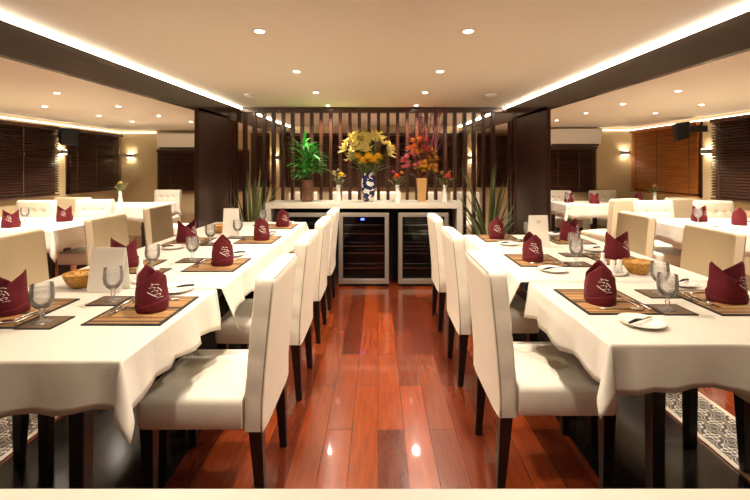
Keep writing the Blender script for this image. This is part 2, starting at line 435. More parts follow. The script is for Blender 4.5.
# ------------------------------------------------------------------ lights
def mk_downlight():
    o = node_empty('downlight')
    MB().lathe([(.024,-.001),(.024,-.006),(.036,-.005),(.038,.0)], 20, cap=False).build('trim_ring', M_WHITEP, o, smooth=40)
    MB().lathe([(.0238,-.0045),(.0235,-.002)], 20).build('lens', M_LENS, o)
    return o
def downlight(x, y, z, label, group, power, tilt=0):
    o = place('downlight', mk_downlight, label, 'ceiling light', (x, y, z), 0, group)
    spot('downlight_bulb', (x, y, z-.02), power)
for row, (xx, nm) in enumerate(((-.60, 'left'), (.457, 'right'))):
    for k, y in enumerate((2.13, 3.1, 4.06, 5.02)):
        downlight(xx, y, ceil_z(y), '%s recessed downlight from camera in %s row of central ceiling' % (ORD[k] if k else 'nearest', nm), 'central ceiling downlights', P_MAIN)
    for y in (1.15, 6.1, 7.1):
        spot('downlight_bulb', (xx, y, ceil_z(y)-.02), P_MAIN*(.6 if y < 2 else 1))
SIDE = {'left': [(-3.02, 3.95), (-3.0, 4.85), (-3.0, 5.75), (-2.9, 6.5), (-3.85, 4.85), (-3.82, 5.75), (-3.8, 6.5)],
        'right': [(2.75, 3.85), (2.72, 4.66), (2.70, 5.45), (2.68, 6.3), (3.62, 4.7), (3.6, 5.45)]}
for sd, L_ in SIDE.items():
    cnt = {}
    for x, y in L_:
        rowname = 'inner' if abs(x) < 3.4 else 'outer'
        k = cnt.get(rowname, 0); cnt[rowname] = k+1
        downlight(x, y, SC, '%s small downlight of the %s row in the %s side ceiling' % (ORD[k], rowname, sd), 'side ceiling downlights', P_SIDE)
for x in (-3.0, -3.85):
    for y in (3.0, 2.1): spot('downlight_bulb', (x, y, SC-.02), P_SIDE)
for x in (2.75, 3.62):
    for y in (3.0, 2.1): spot('downlight_bulb', (x, y, SC-.02), P_SIDE)
def sconce(x, y, z, rz, label):
    o = thing('wall_sconce', label, 'wall lamp', (x, y, z), rz, 'up and down wall sconces')   # local +x away from wall
    MB().box(.0, .09, -.055, .055, -.035, .035).build('housing', M_BRUSHED, o, bevel=.004)
    MB().box(.01, .08, -.045, .045, .0352, .038).box(.01, .08, -.045, .045, -.038, -.0352).build('glow', M_SCONCE, o)
sconce(XL, 6.60, EYE+.22, 0, 'lit sconce between the two dark blinds on left wall')
sconce(-4.78, YB, EYE+.20, -PI/2, 'lit sconce on cream wall at far left corner')
sconce(XR, 5.83, EYE+.20, PI, 'lit sconce on right wall below the black loudspeaker')
sconce(4.45, YBR, EYE+.24, -PI/2, 'lit sconce on cream wall beside the lamplit blind')
sconce(-2.0, YB, EYE+.16, -PI/2, 'lit sconce on pale pilaster seen through screen, left end')
sconce(1.82, YB, EYE+.16, -PI/2, 'lit sconce on pale pilaster seen through screen, right end')

for x, y, lab in ((-1.28, 4.2, 'left'), (1.13, 4.2, 'right')):
    o = thing('smoke_detector', 'small round smoke detector on ceiling near %s end of screen' % lab, 'smoke detector', (x, y, ceil_z(y)), 0, 'ceiling smoke detectors')
    MB().lathe([(.055,0),(.055,-.012),(.045,-.022),(.02,-.03),(.002,-.031)], 20).build('body', M_WHITEP, o, smooth=50)
    MB().lathe([(.052,-.0135),(.0535,-.016)], 20, cap=False).build('vent_band', M_BORDER, o)
def loudspeaker(x, y, z, rz, label):
    o = thing('loudspeaker', label, 'loudspeaker', (x, y, z), rz)
    b = MB().hexa([(.21,-.09,-.12),(.36,-.125,-.17),(.36,.125,-.17),(.21,.09,-.12)], [(.21,-.09,.11),(.385,-.125,.085),(.385,.125,.085),(.21,.09,.11)])
    b.build('cabinet', M_BLACK, o, bevel=.015)
    MB().hexa([(.362,-.11,-.155),(.366,-.11,-.155),(.366,.11,-.155),(.362,.11,-.155)], [(.386,-.11,.07),(.39,-.11,.07),(.39,.11,.07),(.386,.11,.07)]).build('grille', mat('speaker grille', '1c1c1d', .7, bump=.5, bscale=400), o)
    MB().box(0, .22, -.02, .02, -.04, .04).build('bracket', M_BLACK, o)
loudspeaker(XL, 6.56, EYE+.48, -.5, 'black loudspeaker mounted high on left wall between blinds')
loudspeaker(XR, 5.87, EYE+.52, PI-.45, 'black loudspeaker mounted high on right wall by lamplit blind')
def aircon(x, y, z, w, label):
    o = thing('air_conditioner', label, 'air conditioner', (x, y, z))
    MB().hexa([(-w/2,-.15,0),(w/2,-.15,0),(w/2,0,0),(-w/2,0,0)], [(-w/2,-.21,.29),(w/2,-.21,.29),(w/2,0,.30),(-w/2,0,.30)]).build('body', M_WHITEP, o, bevel=.02, seg=3)
    MB().box(-w/2+.05, w/2-.05, -.172, -.10, -.012, .02).build('louvre', mat('grey louvre', '3a342d', .5), o)
aircon(-3.68, YB, EYE+.335, 1.05, 'white wall air conditioner above blind at far left')
aircon(3.5, YBR, EYE+.37, .92, 'white wall air conditioner above blind at far right')

# ------------------------------------------------------------------ counter with coolers
CX0, CX1, CY0, CY1, CZ = -1.26, .943, 4.69, 5.10, .937
ct = thing('counter', 'long white waterfall counter in front of the wooden screen', 'counter', (0, 0, 0))
MB().box(CX0, CX1, CY0, CY1, CZ-.063, CZ).build('worktop', M_STONE, ct, bevel=.004)
MB().box(CX1-.06, CX1, CY0, CY1, 0, CZ-.063).build('side_panel', M_STONE, ct)
MB().box(CX0, CX0+.06, CY0, CY1, 0, CZ-.063).build('side_panel', M_STONE, ct)
MB().box(CX0+.06, CX1-.06, CY1-.03, CY1-.01, 0, CZ-.063).build('back_panel', M_DARKBOX, ct)
for k, x0 in enumerate((-1.11, -.44, .228)):
    w = .562; y0 = 4.70; zt = .825
    lab = ['stainless glass door drinks cooler under the counter, behind left chairs', 'stainless glass door drinks cooler under counter with blue display, centre', 'stainless glass door drinks cooler under the counter, right end'][k]
    o = thing('drinks_cooler', lab, 'drinks cooler', (x0, y0, 0), 0, 'under-counter coolers')
    c = MB().box(0, w, .06, .34, .02, .03).box(0, w, .33, .35, .02, zt).box(0, .02, .06, .34, .03, zt).box(w-.02, w, .06, .34, .03, zt).box(0, w, .06, .34, zt-.02, zt)
    c.build('cabinet', M_DARKBOX, o)
    d = MB().box(0, .045, 0, .05, .03, zt).box(w-.045, w, 0, .05, .03, zt).box(.045, w-.045, 0, .05, zt-.045, zt).box(.045, w-.045, 0, .05, .03, .085)
    dd = d.build('door', M_BRUSHED, o, bevel=.003)
    MB().box(.045, w-.045, .02, .028, .085, zt-.045).build('door_glass', M_DOORGLASS, dd)
    if k == 1: MB().box(w/2-.035, w/2+.005, .0285, .033, zt-.085, zt-.065).build('display', mat('blue display', '2030ff', .4, emit=8, emcol=(.1, .15, 1)), dd)
    for zz in (.19, .36, .44, .58, .68):
        sh = MB().box(.03, w-.03, .074, .08, zz-.007, zz+.007).tube([(.03, .3, zz), (w-.03, .3, zz)], .003, 6)
        for j in range(14): sh.tube([(.05+(w-.1)*j/13, .08, zz), (.05+(w-.1)*j/13, .3, zz)], .0018, 4)
        sh.build('wire_shelf', M_STEEL, o)
    MB().box(.03, w-.03, .03, .06, 0, .03).build('plinth', M_BLACK, o)

# foreground service ledge
sl = thing('service_ledge', 'pale cream service ledge across the bottom edge of the photo', 'ledge', (0, 0, 0))
MB().box(-2.2, 2.2, .10, .458, .97, 1.0).build('ledge_top', M_LEDGE, sl, bevel=.004)
MB().box(-2.2, 2.2, .12, .40, 0, .97).build('front_panel', M_COLUMN, sl)

# ------------------------------------------------------------------ tables and cloths
ZT = .770
def table(x0, x1, y0, y1, label, group, inset=(.22, .14), legx=None, legy=None, m=M_LEG):
    cx, cy = (x0+x1)/2, (y0+y1)/2
    o = thing('dining_table', label, 'table', (cx, cy, 0), 0, group)
    MB().box(x0-cx, x1-cx, y0-cy, y1-cy, .725, .766).build('tabletop', m, o, bevel=.003)
    lx = legx or (x0+inset[0], x1-inset[0]); ly = legy or (y0+inset[1], y1-inset[1])
    for a in lx:
        for b in ly:
            p, q = a-cx, b-cy; h, g = .027, .021
            MB().hexa([(p-g,q-g,0),(p+g,q-g,0),(p+g,q+g,0),(p-g,q+g,0)], [(p-h,q-h,.725),(p+h,q-h,.725),(p+h,q+h,.725),(p-h,q+h,.725)]).build('leg', m, o, bevel=.003)
    return o
def cloth(x0, x1, y0, y1, label, group, drop=.15, joint=(), seed=0, rot=0.):
    """ivory cloth: top, drops on four sides, folds hanging from free corners. joint: 'N' far / 'S' near side laid against the next table"""
    rnd = random.Random(seed)
    cx, cy = (x0+x1)/2, (y0+y1)/2; hx, hy = (x1-x0)/2+.004, (y1-y0)/2+.004
    dS = .0 if 'S' in joint else drop; dN = .0 if 'N' in joint else drop
    def samples(h, d0, d1):
        n = max(6, int(2*h/.06)); mid = [-h+2*h*i/n for i in range(n+1)]
        f = (.004, .012, .03, .05, .075, .1, .13, 1)
        lo = [-h-d0*min(1, t/drop if t < 1 else 1) for t in f] if d0 else []
        hi = [h+d1*min(1, t/drop if t < 1 else 1) for t in f] if d1 else []
        return lo[::-1]+mid+hi
    us = samples(hx, drop, drop); vs_ = samples(hy, dS, dN)
    ph = [rnd.uniform(0, 6.28) for _ in range(8)]
    V, F = [], []
    for v in vs_:
        for u in us:
            a = max(0, abs(u)-hx); b = max(0, abs(v)-hy)
            su = 1 if u > 0 else -1; sv = 1 if v > 0 else -1
            r = math.hypot(a, b)
            X = max(-hx, min(hx, u)); Y = max(-hy, min(hy, v)); Z = 0
            if r > 0:
                t = r/drop
                Z = -(r-.004) if r > .004 else -r*.3
                s = v if a > 0 else u
                wav = .011*math.sin(s*17+ph[0])+.008*math.sin(s*31+ph[1 if su > 0 else 2])+.006*math.sin(s*53+ph[3])
                o = .007+.02*t+wav*t*1.0
                hem = .010*math.sin(s*11+ph[4])+.006*math.sin(s*29+ph[5])
                Z += hem*t
                if a > 0 and b > 0:
                    phi = math.atan2(b, a); f = math.sin(2*phi)
                    o = .009+.02*t+.30*r*f**1.6
                    X += su*o*math.cos(phi); Y += sv*o*math.sin(phi); Z = -r*.97
                elif a > 0:
                    for js, sg in (('N', 1), ('S', -1)):
                        dist = hy-sg*v
                        if js in joint:
                            g = math.exp(-(dist/.06)**2); o += .07*t*g; Z -= .05*t*g
                        else:
                            g = math.exp(-(dist/.05)**2); o *= 1-.5*g
                    X += su*max(.006, o)
                else:
                    dist = hx-abs(u); g = math.exp(-(dist/.05)**2); o *= 1-.5*g
                    Y += sv*max(.006, o)
            else:
                Z = .0007*math.sin(u*9+ph[6])*math.sin(v*7+ph[7])
            V.append((X, Y, Z))
    n = len(us)
    for j in range(len(vs_)-1):
        for i in range(n-1): F.append((j*n+i, j*n+i+1, j*n+n+i+1, j*n+n+i))
    o = MB().add(V, F).build('tablecloth', M_CLOTH, None, smooth='all', solid=.002, soff=0)
    o.location = (cx, cy, ZT-.0015)
    return tag(o, label, 'tablecloth', group)

LX0, LX1 = -1.67, -.757
RX0, RX1 = .728, 1.71
table(LX0, -.775, 1.26, 1.98, 'small dark table under white cloth, near end of left row', 'main dining tables', legx=(-1.50, -.968), legy=(1.37, 1.90))
cloth(LX0, -.775, 1.26, 1.98, 'white tablecloth on near end table of left row', 'main white tablecloths', joint=('N',), seed=1)
table(LX0, LX1, 2.0, 4.35, 'long dark table under white cloth, far part of left row', 'main dining tables', legx=(-1.50, -.978), legy=(2.1, 4.2))
cloth(LX0, LX1, 2.0, 4.35, 'white tablecloth on long far table of left row', 'main white tablecloths', joint=('S',), seed=2)
table(.765, RX1, 1.378, 2.09, 'small dark table under white cloth, near end of right row', 'main dining tables', legx=(1.035, 1.5), legy=(1.57, 2.02))
cloth(.765, RX1, 1.378, 2.09, 'white tablecloth on near end table of right row', 'main white tablecloths', joint=('N',), seed=3)
table(RX0, RX1, 2.11, 3.53, 'long dark table under white cloth, far part of right row', 'main dining tables', legx=(1.035, 1.5), legy=(2.25, 3.4))
cloth(RX0, RX1, 2.11, 3.53, 'white tablecloth on long far table of right row', 'main white tablecloths', joint=('S',), seed=4)
SIDE_T = [('A', -4.4, -2.93, 3.78, 4.72, 'on left side behind the beige chairs'), ('B', -4.75, -3.25, 5.95, 6.75, 'at far left with a flower vase'),
          ('D', 2.91, 4.2, 3.62, 4.66, 'on right side behind the beige chairs'), ('E', 2.82, 3.62, 6.25, 7.0, 'at far right below air conditioner'),
          ('F', 3.75, 4.5, 5.95, 6.85, 'at far right beside lamplit blind')]
for i, (k, a, b, c, d, lab) in enumerate(SIDE_T):
    lx = {'A': (-4.28, -3.42), 'D': (3.42, 4.08), 'E': (2.875, 3.56), 'F': (3.83, 4.42)}.get(k)
    table(a, b, c, d, 'white clothed dining table '+lab, 'side dining tables', inset=(.12, .10), legx=lx)
    cloth(a, b, c, d, 'white tablecloth draped over the table '+lab, 'side tablecloths', drop=.2, seed=10+i)

# ------------------------------------------------------------------ chairs   (local: faces +x, back at -x)
def backrest_mesh(tuft):
    mb = MB(); nz, nf, nr = 36, 30, 8
    hw, th, z0, z1 = .23, .085, .330, .92
    rows = []
    btn = [(y, z) for z in (.53, .66, .79) for y in (-.115, 0, .115)]
    for i in range(nz+1):
        t = i/nz; z = z0+(z1-z0)*t
        lean = -.255-.045*max(0, (z-.42)/.5)**1.2
        top = max(0, (z-(z1-.02))/.02); ins = .012*(1-math.sqrt(max(0, 1-top*top)))
        bulge_seam = .0
        loop = []
        h = hw-ins
        # rear, left to right
        for k in range(nr+1):
            y = -h+2*h*k/nr; loop.append((lean+ins+.006*(abs(y)/h)**8, y, z))
        # right flank
        sid = .004*abs(math.sin((z-z0)*PI/.145)) if tuft else 0
        for k in range(1, 4): loop.append((lean+ins+(th-2*ins)*k/4, h+sid, z))
        for k in range(nf+1):
            y = h-2*h*k/nf; xx = lean+th-ins
            e = 1-(abs(y)/h)**6
            if tuft and z > .46:
                q = .012
                for by, bz in btn:
                    dd = math.hypot(y-by, z-bz); q -= .020*math.exp(-(dd/.025)**2)
                for bz in (.53, .66, .79): q -= .005*math.exp(-((z-bz)/.012)**2)
                xx += q*e
            else: xx += .006*e
            loop.append((xx-.010*(1-e), y, z))
        for k in range(3, 0, -1): loop.append((lean+ins+(th-2*ins)*k/4, -h-sid, z))
        rows.append(loop)
    n = len(rows[0]); V = [p for r in rows for p in r]; F = []
    for i in range(nz):
        for k in range(n): F.append((i*n+k, i*n+(k+1) % n, (i+1)*n+(k+1) % n, (i+1)*n+k))
    F.append(tuple(range(n-1, -1, -1))); F.append(tuple(nz*n+k for k in range(n)))
    return mb.add(V, F)
def mk_chair(tuft, m):
    def f():
        o = node_empty('dining_chair')
        s = MB(); n = 14; hx0, hx1, hw = -.168, .24, .225
        V, F = [], []
        def sq(c, a, b): return a+(b-a)*c
        lay = [(.336, 0), (.343, .004), (.43, .006), (.447, .0), (.456, -.018), (.459, -.05)]
        ring = []
        for zz, g in lay:
            g2 = g
            x0, x1, w = hx0, hx1+g2, hw+g2; r = .03
            pts = []
            for (cx, cy, a0) in ((x1-r, w-r, 0), (x0+.004, w-.004, PI/2), (x0+.004, -w+.004, PI), (x1-r, -w+r, 1.5*PI)):
                rr = r if cx > 0 else .004
                for k in range(5):
                    a = a0+PI/2*k/4; pts.append((cx+rr*math.cos(a), cy+rr*math.sin(a), zz))
            ring.append(pts)
        n = len(ring[0]); V = [p for r_ in ring for p in r_]
        for i in range(len(ring)-1):
            for k in range(n): F.append((i*n+k, i*n+(k+1) % n, (i+1)*n+(k+1) % n, (i+1)*n+k))
        F.append(tuple(range(n-1, -1, -1))); F.append(tuple((len(ring)-1)*n+k for k in range(n)))
        s.add(V, F).build('seat', m, o, smooth=50)
        backrest_mesh(tuft).build('backrest', m, o, smooth=60)
        pip = MB()
        for sy in (-1, 1):
            pip.tube([(-.255-.045*max(0, (z-.42)/.5)**1.2+.012, sy*.2315, z) for z in [.33+.57*i/14 for i in range(15)]], .0028, 6)
        pip.tube([(-.30+.008, -.222+.444*i/8, .9175) for i in range(9)], .0028, 6)
        pip.build('piping', M_PIPING, o, smooth='all')
        for sx, sy in ((1, 1), (1, -1), (-1, 1), (-1, -1)):
            tx, ty = (.205 if sx > 0 else -.215), sy*.195
            bx, by = (.20 if sx > 0 else -.235), sy*.19
            h, g = .026, .016
            MB().hexa([(bx-g,by-g,0),(bx+g,by-g,0),(bx+g,by+g,0),(bx-g,by+g,0)], [(tx-h,ty-h,.337),(tx+h,ty-h,.337),(tx+h,ty+h,.337),(tx-h,ty+h,.337)]).build('leg', M_LEG, o, bevel=.002)
        return o
    return f
def chair(kind, x, y, rz, label, group):
    m = M_TAN if kind == 'plain' else M_LEATHER
    return place('chair_'+kind, mk_chair(kind == 'tuft', m), label, 'chair', (x, y, 0), rz, group)
for k, y in enumerate((1.84, 2.62, 3.40, 4.14)):
    chair('tuft', -.69, y, PI, '%s cream dining chair from camera on aisle side of left table row' % ORD[k] if k else 'nearest cream dining chair on aisle side of left table row', 'cream aisle chairs')
for k, y in enumerate((1.93, 2.77, 3.62)):
    chair('tuft', .74, y, 0, '%s cream dining chair from camera on aisle side of right table row' % ORD[k] if k else 'nearest cream dining chair on aisle side of right table row', 'cream aisle chairs')
for k, (x, y) in enumerate(((-1.83, 1.72), (-2.08, 2.67), (-2.08, 3.61), (-2.13, 4.55))):
    lab = ['chair mostly out of frame at window side, near end of left row', 'beige smooth dining chair at left photo edge, behind left table row', 'beige smooth dining chair behind the menu card on left table row', 'beige smooth dining chair farthest on window side of left row'][k]
    chair('plain', x, y, 0, lab, 'beige window-side chairs')
for k, (x, y) in enumerate(((1.825, 1.665), (2.08, 2.93), (2.08, 3.80))):
    lab = ['chair mostly out of frame at window side, near end of right row', 'large beige smooth dining chair behind near right table, right of amber bowl', 'beige smooth dining chair behind shakers on right table row'][k]
    chair('plain', x, y, PI, lab, 'beige window-side chairs')
chair('tuft', -3.62, 5.12, -PI/2, 'cream button tufted chair at far side of left side table', 'side room chairs')
chair('tuft', -4.27, 5.0, -PI/2, 'cream tufted chair at left photo edge behind side table napkin', 'side room chairs')
chair('plain', -4.15, 5.98, PI/2, 'beige chair seen from behind at far left beside tufted chair', 'side room chairs')
chair('tuft', -3.80, 7.35, -PI/2, 'pale chair at far left standing against cream back wall', 'side room chairs')
chair('tuft', 3.42, 4.97, -PI/2, 'cream button tufted chair at far side of right side table', 'side room chairs')
chair('tuft', 4.14, 4.93, -PI/2, 'cream tufted chair at right photo edge under dark blind', 'side room chairs')
chair('plain', 4.12, 5.93, PI/2, 'beige chair seen from behind in front of lamplit blind', 'side room chairs')
chair('tuft', 3.17, 7.17, -PI/2, 'cream tufted chair at far right table under air conditioner', 'side room chairs')
chair('tuft', 3.98, 7.20, -PI/2, 'cream chair at far right against cream wall beside lamplit blind', 'side room chairs')
chair('plain', 3.12, 5.72, PI*.62, 'tall looking beige chair turned toward far right table', 'side room chairs')
for k, x in enumerate((-1.25, -.55, .15, .85, 1.45)):
    chair('tuft', x, 6.75, -PI/2, 'white chair glimpsed through the wooden screen, %s from left' % ['first', 'second', 'third', 'fourth', 'fifth'][k], 'chairs behind the screen')
def stool(x, y, label):
    o = thing('upholstered_stool', label, 'stool', (x, y, 0), 0, 'pale seats under side tables')
    MB().box(-.225, .225, -.21, .21, .33, .46).build('seat', M_LEATHER, o, bevel=.025, seg=3, smooth=60)
    for sx in (-1, 1):
        for sy in (-1, 1): MB().box(sx*.19-.022, sx*.19+.022, sy*.175-.022, sy*.175+.022, 0, .332).build('leg', M_LEG, o)
stool(-3.08, 4.52, 'white seat under the left side table between two beige chairs')
stool(3.06, 4.47, 'white seat under the right side table between two beige chairs')
stool(-3.1, 6.35, 'white seat beneath the far left table near cream wall')

# ------------------------------------------------------------------ tableware
def napkin_r(th, z, H=.17):
    k = 1+.06*math.sin(PI*min(1, z/.09))-.20*max(0, (z-.06)/.11)**1.3
    return .069*k, .055*k
def napkin_p(th, z, off=0.):
    a, b = napkin_r(th, z)
    a += off; b += off
    c, s = math.cos(th), math.sin(th)
    p = 1/((abs(c)/a)**2.3+(abs(s)/b)**2.3)**(1/2.3)
    lean = .010*max(0, (z-.08)/.09)*(1 if c > 0 else -1)*abs(c)
    return (p*c+lean, p*s, z)
def mk_napkin(skew, th0=0.):
    def f():
        o = node_empty('folded_napkin')
        V, F = [], []; n, m = 48, 14
        for i in range(m+1):
            for k in range(n):
                th = 2*PI*k/n; ph_ = abs((th+skew*.2+PI/2) % PI-PI/2)/(PI/2); w = 1-ph_
                h = .098+.070*w**1.15
                z = h*i/m
                x, y, z = napkin_p(th, z); 
                cr = .003*math.sin(6*th+2)*(.3+i/m); x += cr*math.cos(th); y += cr*math.sin(th)
                V.append((x+skew*.06*z, y, z))
        for i in range(m):
            for k in range(n): F.append((i*n+k, i*n+(k+1) % n, (i+1)*n+(k+1) % n, (i+1)*n+k))
        MB().add(V, F).build('cloth', M_NAPKIN, o, smooth='all', solid=.003, soff=-1)
        # cuff wrapped round the base
        V, F = [], []
        for i in range(5):
            for k in range(n):
                th = 2*PI*k/n; h = .035+.02*math.cos(th-1.2)
                x, y, z = napkin_p(th, h*i/4, .0035+.0015*math.sin(5*th)); V.append((x+skew*.06*z, y, z))
        for i in range(4):
            for k in range(n): F.append((i*n+k, i*n+(k+1) % n, (i+1)*n+(k+1) % n, (i+1)*n+k))
        MB().add(V, F).build('cuff', M_NAPKIN, o, smooth='all', solid=.002, soff=-1)
        # white printed script emblem (flourish)
        lg = MB()
        strokes = []
        sw = []
        for k in range(34):                      # looping cursive line running down a slant
            t = k/33
            sw.append((-.014+.028*t+.006*math.sin(t*26)+.003*math.cos(t*26), .117-.060*t+.0045*math.sin(t*26+.9)))
        strokes += [sw, [(-.020,.108),(-.010,.116),(.002,.118),(.012,.113)], [(-.020,.088),(-.012,.080),(-.004,.072),(.004,.066)], [(.006,.104),(.014,.094),(.018,.084)]]
        for st in strokes:
            pv = []
            for j, (sx, z) in enumerate(st):
                z = .082+(z-.085)*.92
                for sg in (-1, 1):
                    th = th0+(sx+sg*.0011)/.055
                    x, y, zz = napkin_p(th, z+sg*.0009, .0062); pv.append((x+skew*.06*zz, y, zz))
            lg.add(pv, [(2*j, 2*j+1, 2*j+3, 2*j+2) for j in range(len(st)-1)])
        lg.build('printed_emblem', M_PRINT, o)
        return o
    return f
def mk_mat():
    o = node_empty('placemat')
    MB().box(-.135, .135, -.155, .155, 0, .004).build('woven_panel', M_MAT, o)
    e = MB()
    for x0, x1, y0, y1 in ((-.145,-.133,-.165,.165),(.133,.145,-.165,.165),(-.133,.133,-.165,-.153),(-.133,.133,.153,.165)): e.box(x0,x1,y0,y1,0,.0045)
    e.build('binding', M_BORDER, o)
    return o
def mk_coaster():
    o = node_empty('coaster')
    MB().box(-.06, .06, -.055, .055, 0, .0035).build('woven_panel', M_COASTER, o)
    e = MB()
    for x0, x1, y0, y1 in ((-.066,-.058,-.062,.062),(.058,.066,-.062,.062),(-.058,.058,-.062,-.054),(-.058,.058,.054,.062)): e.box(x0,x1,y0,y1,0,.004)
    e.build('binding', M_BORDER, o)
    return o
def mk_goblet():
    o = node_empty('water_goblet')
    out = [(.031,0),(.031,.002),(.012,.006),(.006,.012),(.007,.022),(.0095,.030),(.006,.040),(.010,.048),(.026,.060),(.036,.078),(.039,.098),(.037,.122),(.035,.142)]
    inn = [(.0338,.142),(.0358,.122),(.0376,.098),(.0345,.079),(.024,.063),(.008,.053),(.0005,.052)]
    MB().lathe(out+inn, 28).build('glass_bowl_and_stem', M_GLASS, o, smooth=60)
    MB().lathe([(.0005,.0535),(.008,.0545),(.0232,.064),(.0337,.0795),(.0366,.098),(.0360,.112),(.0005,.112)], 28).build('water', M_WATER, o, smooth=60)
    return o
def mk_plate():
    o = node_empty('side_plate')
    MB().lathe([(.0005,.001),(.045,.001),(.048,.0),(.052,.001),(.064,.008),(.077,.013),(.078,.015),(.075,.0155),(.062,.011),(.052,.006),(.0005,.005)], 40).build('china_plate', M_CHINA, o, smooth=50)
    return o
def mk_bknife():
    o = node_empty('butter_knife')
    MB().box(-.005, .065, -.005, .005, 0, .002).build('blade', M_STEEL, o, bevel=.001)
    MB().tube([(-.075,0,.003),(-.03,0,.005),(.0,0,.003)], [.004,.006,.004], 8).build('handle', M_BLACK, o, smooth='all')
    return o
def mk_fork():
    o = node_empty('fork')
    MB().tube([(-.10,0,.003),(-.05,0,.004),(.02,0,.003),(.045,0,.004)], [.005,.0035,.0025,.006], 8).build('handle', M_STEEL, o, smooth='all')
    t = MB()
    for y in (-.0075,-.0025,.0025,.0075): t.box(.045, .09, y-.001, y+.001, .002, .004)
    t.box(.042, .055, -.0085, .0085, .002, .004); t.build('tines', M_STEEL, o)
    return o
def mk_knife():
    o = node_empty('table_knife')
    MB().tube([(-.11,0,.004),(-.06,0,.005),(-.01,0,.004)], [.005,.0055,.004], 8).build('handle', M_STEEL, o, smooth='all')
    MB().hexa([(-.012,-.006,.001),(.10,-.001,.001),(.105,.006,.001),(-.012,.006,.001)],[(-.012,-.006,.003),(.10,-.001,.003),(.105,.006,.003),(-.012,.006,.003)]).build('blade', M_STEEL, o)
    return o
def mk_spoon():
    o = node_empty('spoon')
    MB().tube([(-.10,0,.003),(-.05,0,.004),(.03,0,.003)], [.005,.0035,.003], 8).build('handle', M_STEEL, o, smooth='all')
    b = MB().ball((.055,0,.004), 1, 14, 8); 
    b.v = [(.055+(x-.055)*.030, y*.018, .004+(z-.004)*.0035) for x, y, z in b.v]
    b.build('bowl', M_STEEL, o, smooth='all')
    return o
def setting(X, Y, rz, where, nap_skew=0, nap_rz=0., plate=True, dxn=0., dyn=0.):
    """one cover: local -x is the diner, -y the diner's right"""
    def w(x, y, z): return (X+x*math.cos(rz)-y*math.sin(rz), Y+x*math.sin(rz)+y*math.cos(rz), ZT+z)
    place('mat', mk_mat, 'striped bamboo placemat at '+where, 'placemat', w(0, 0, 0), rz, 'placemats')
    place('coaster', mk_coaster, 'small dark edged coaster at '+where, 'coaster', w(.213, -.11, 0), rz, 'coasters')
    place('goblet', mk_goblet, 'stemmed water goblet at '+where, 'glass', w(.20, -.11, .0035), rz, 'water goblets')
    place('nap%d' % nap_skew, mk_napkin(nap_skew, 1.5*PI+.35 if nap_skew == 0 else 0.), 'dark red folded napkin at '+where, 'napkin', w(-.02+dxn, -.01+dyn, .004), nap_rz, 'folded red napkins')
    place('knife', mk_knife, 'steel table knife at '+where, 'knife', w(.118, -.02, .0045), rz+PI/2, 'table knives')
    place('fork', mk_fork, 'steel fork at '+where, 'fork', w(.092, .0, .0045), rz+PI/2, 'forks')
    place('spoon', mk_spoon, 'steel spoon at '+where, 'spoon', w(.02, -.115, .0045), rz, 'spoons')
    if plate:
        place('plate', mk_plate, 'white side plate at '+where, 'plate', w(.0, -.26, 0), rz, 'side plates')
        place('bknife', mk_bknife, 'black handled butter knife on side plate at '+where, 'butter knife', w(.0, -.26, .0155), rz+.5, 'butter knives')
def cover(k, side, table_): return '%s cover, %s side of %s row' % (ORD[k], side, table_)
for k, (y, nr) in enumerate(((1.69, -.92), (2.46, -1.05), (3.29, -1.2), (4.02, -1.1))):
    setting(-.935, y, PI, cover(k, 'aisle', 'left'), 1 if k % 2 else -1, nr, dxn=0, dyn=0)
for k, (y, nr) in enumerate(((1.66, .15), (2.42, .1), (3.22, 1.0))):
    setting(-1.44, y, 0, cover(k, 'window', 'left'), 0, nr)
for k, (y, nr) in enumerate(((1.80, -1.85), (2.58, -1.8), (3.36, -1.75))):
    setting(.965, y, 0, cover(k, 'aisle', 'right'), -1 if k % 2 else 1, nr)
for k, (y, nr) in enumerate(((1.79, .05), (2.62, .1), (3.27, .4))):
    setting(1.475, y, PI, cover(k, 'window', 'right'), 0, nr)
# side table napkins, goblets, plates
for x, y, rz, lab in ((-3.48, 3.98, .1, 'on left side table at left photo edge'), (-3.30, 4.42, .1, 'on left side table before beige chair'),
                      (3.38, 4.42, .1, 'behind the goblet on right side table'), (3.57, 4.15, .8, 'on right side table at right photo edge'),
                      (3.07, 6.75, .3, 'at far right table, left of the pair'), (3.35, 6.5, .3, 'at far right table, right of the pair'), (4.1, 6.6, .9, 'at far right table beside bud vase')):
    place('nap0', None, 'dark red folded napkin '+lab, 'napkin', (x, y, ZT), rz, 'folded red napkins')
for x, y, lab in ((3.30, 4.33, 'in front of red napkin on right side table'), (-3.95, 4.3, 'on left side table beside white card'), (-3.7, 4.4, 'on left side table among plates'), (2.98, 6.62, 'at far right table beside red napkin')):
    place('goblet', None, 'stemmed water goblet '+lab, 'glass', (x, y, ZT), 0, 'water goblets')
for x, y, lab in ((-3.6, 4.12, 'on left side table'), (3.2, 4.05, 'on right side table')):
    place('plate', None, 'white side plate '+lab, 'plate', (x, y, ZT), 0, 'side plates')
for x, y, lab in ((3.75, 3.95, 'beneath red napkin on right side table'),):
    place('mat', None, 'striped bamboo placemat at right photo edge on side table', 'placemat', (x+.25, y+.3, ZT), 0, 'placemats')

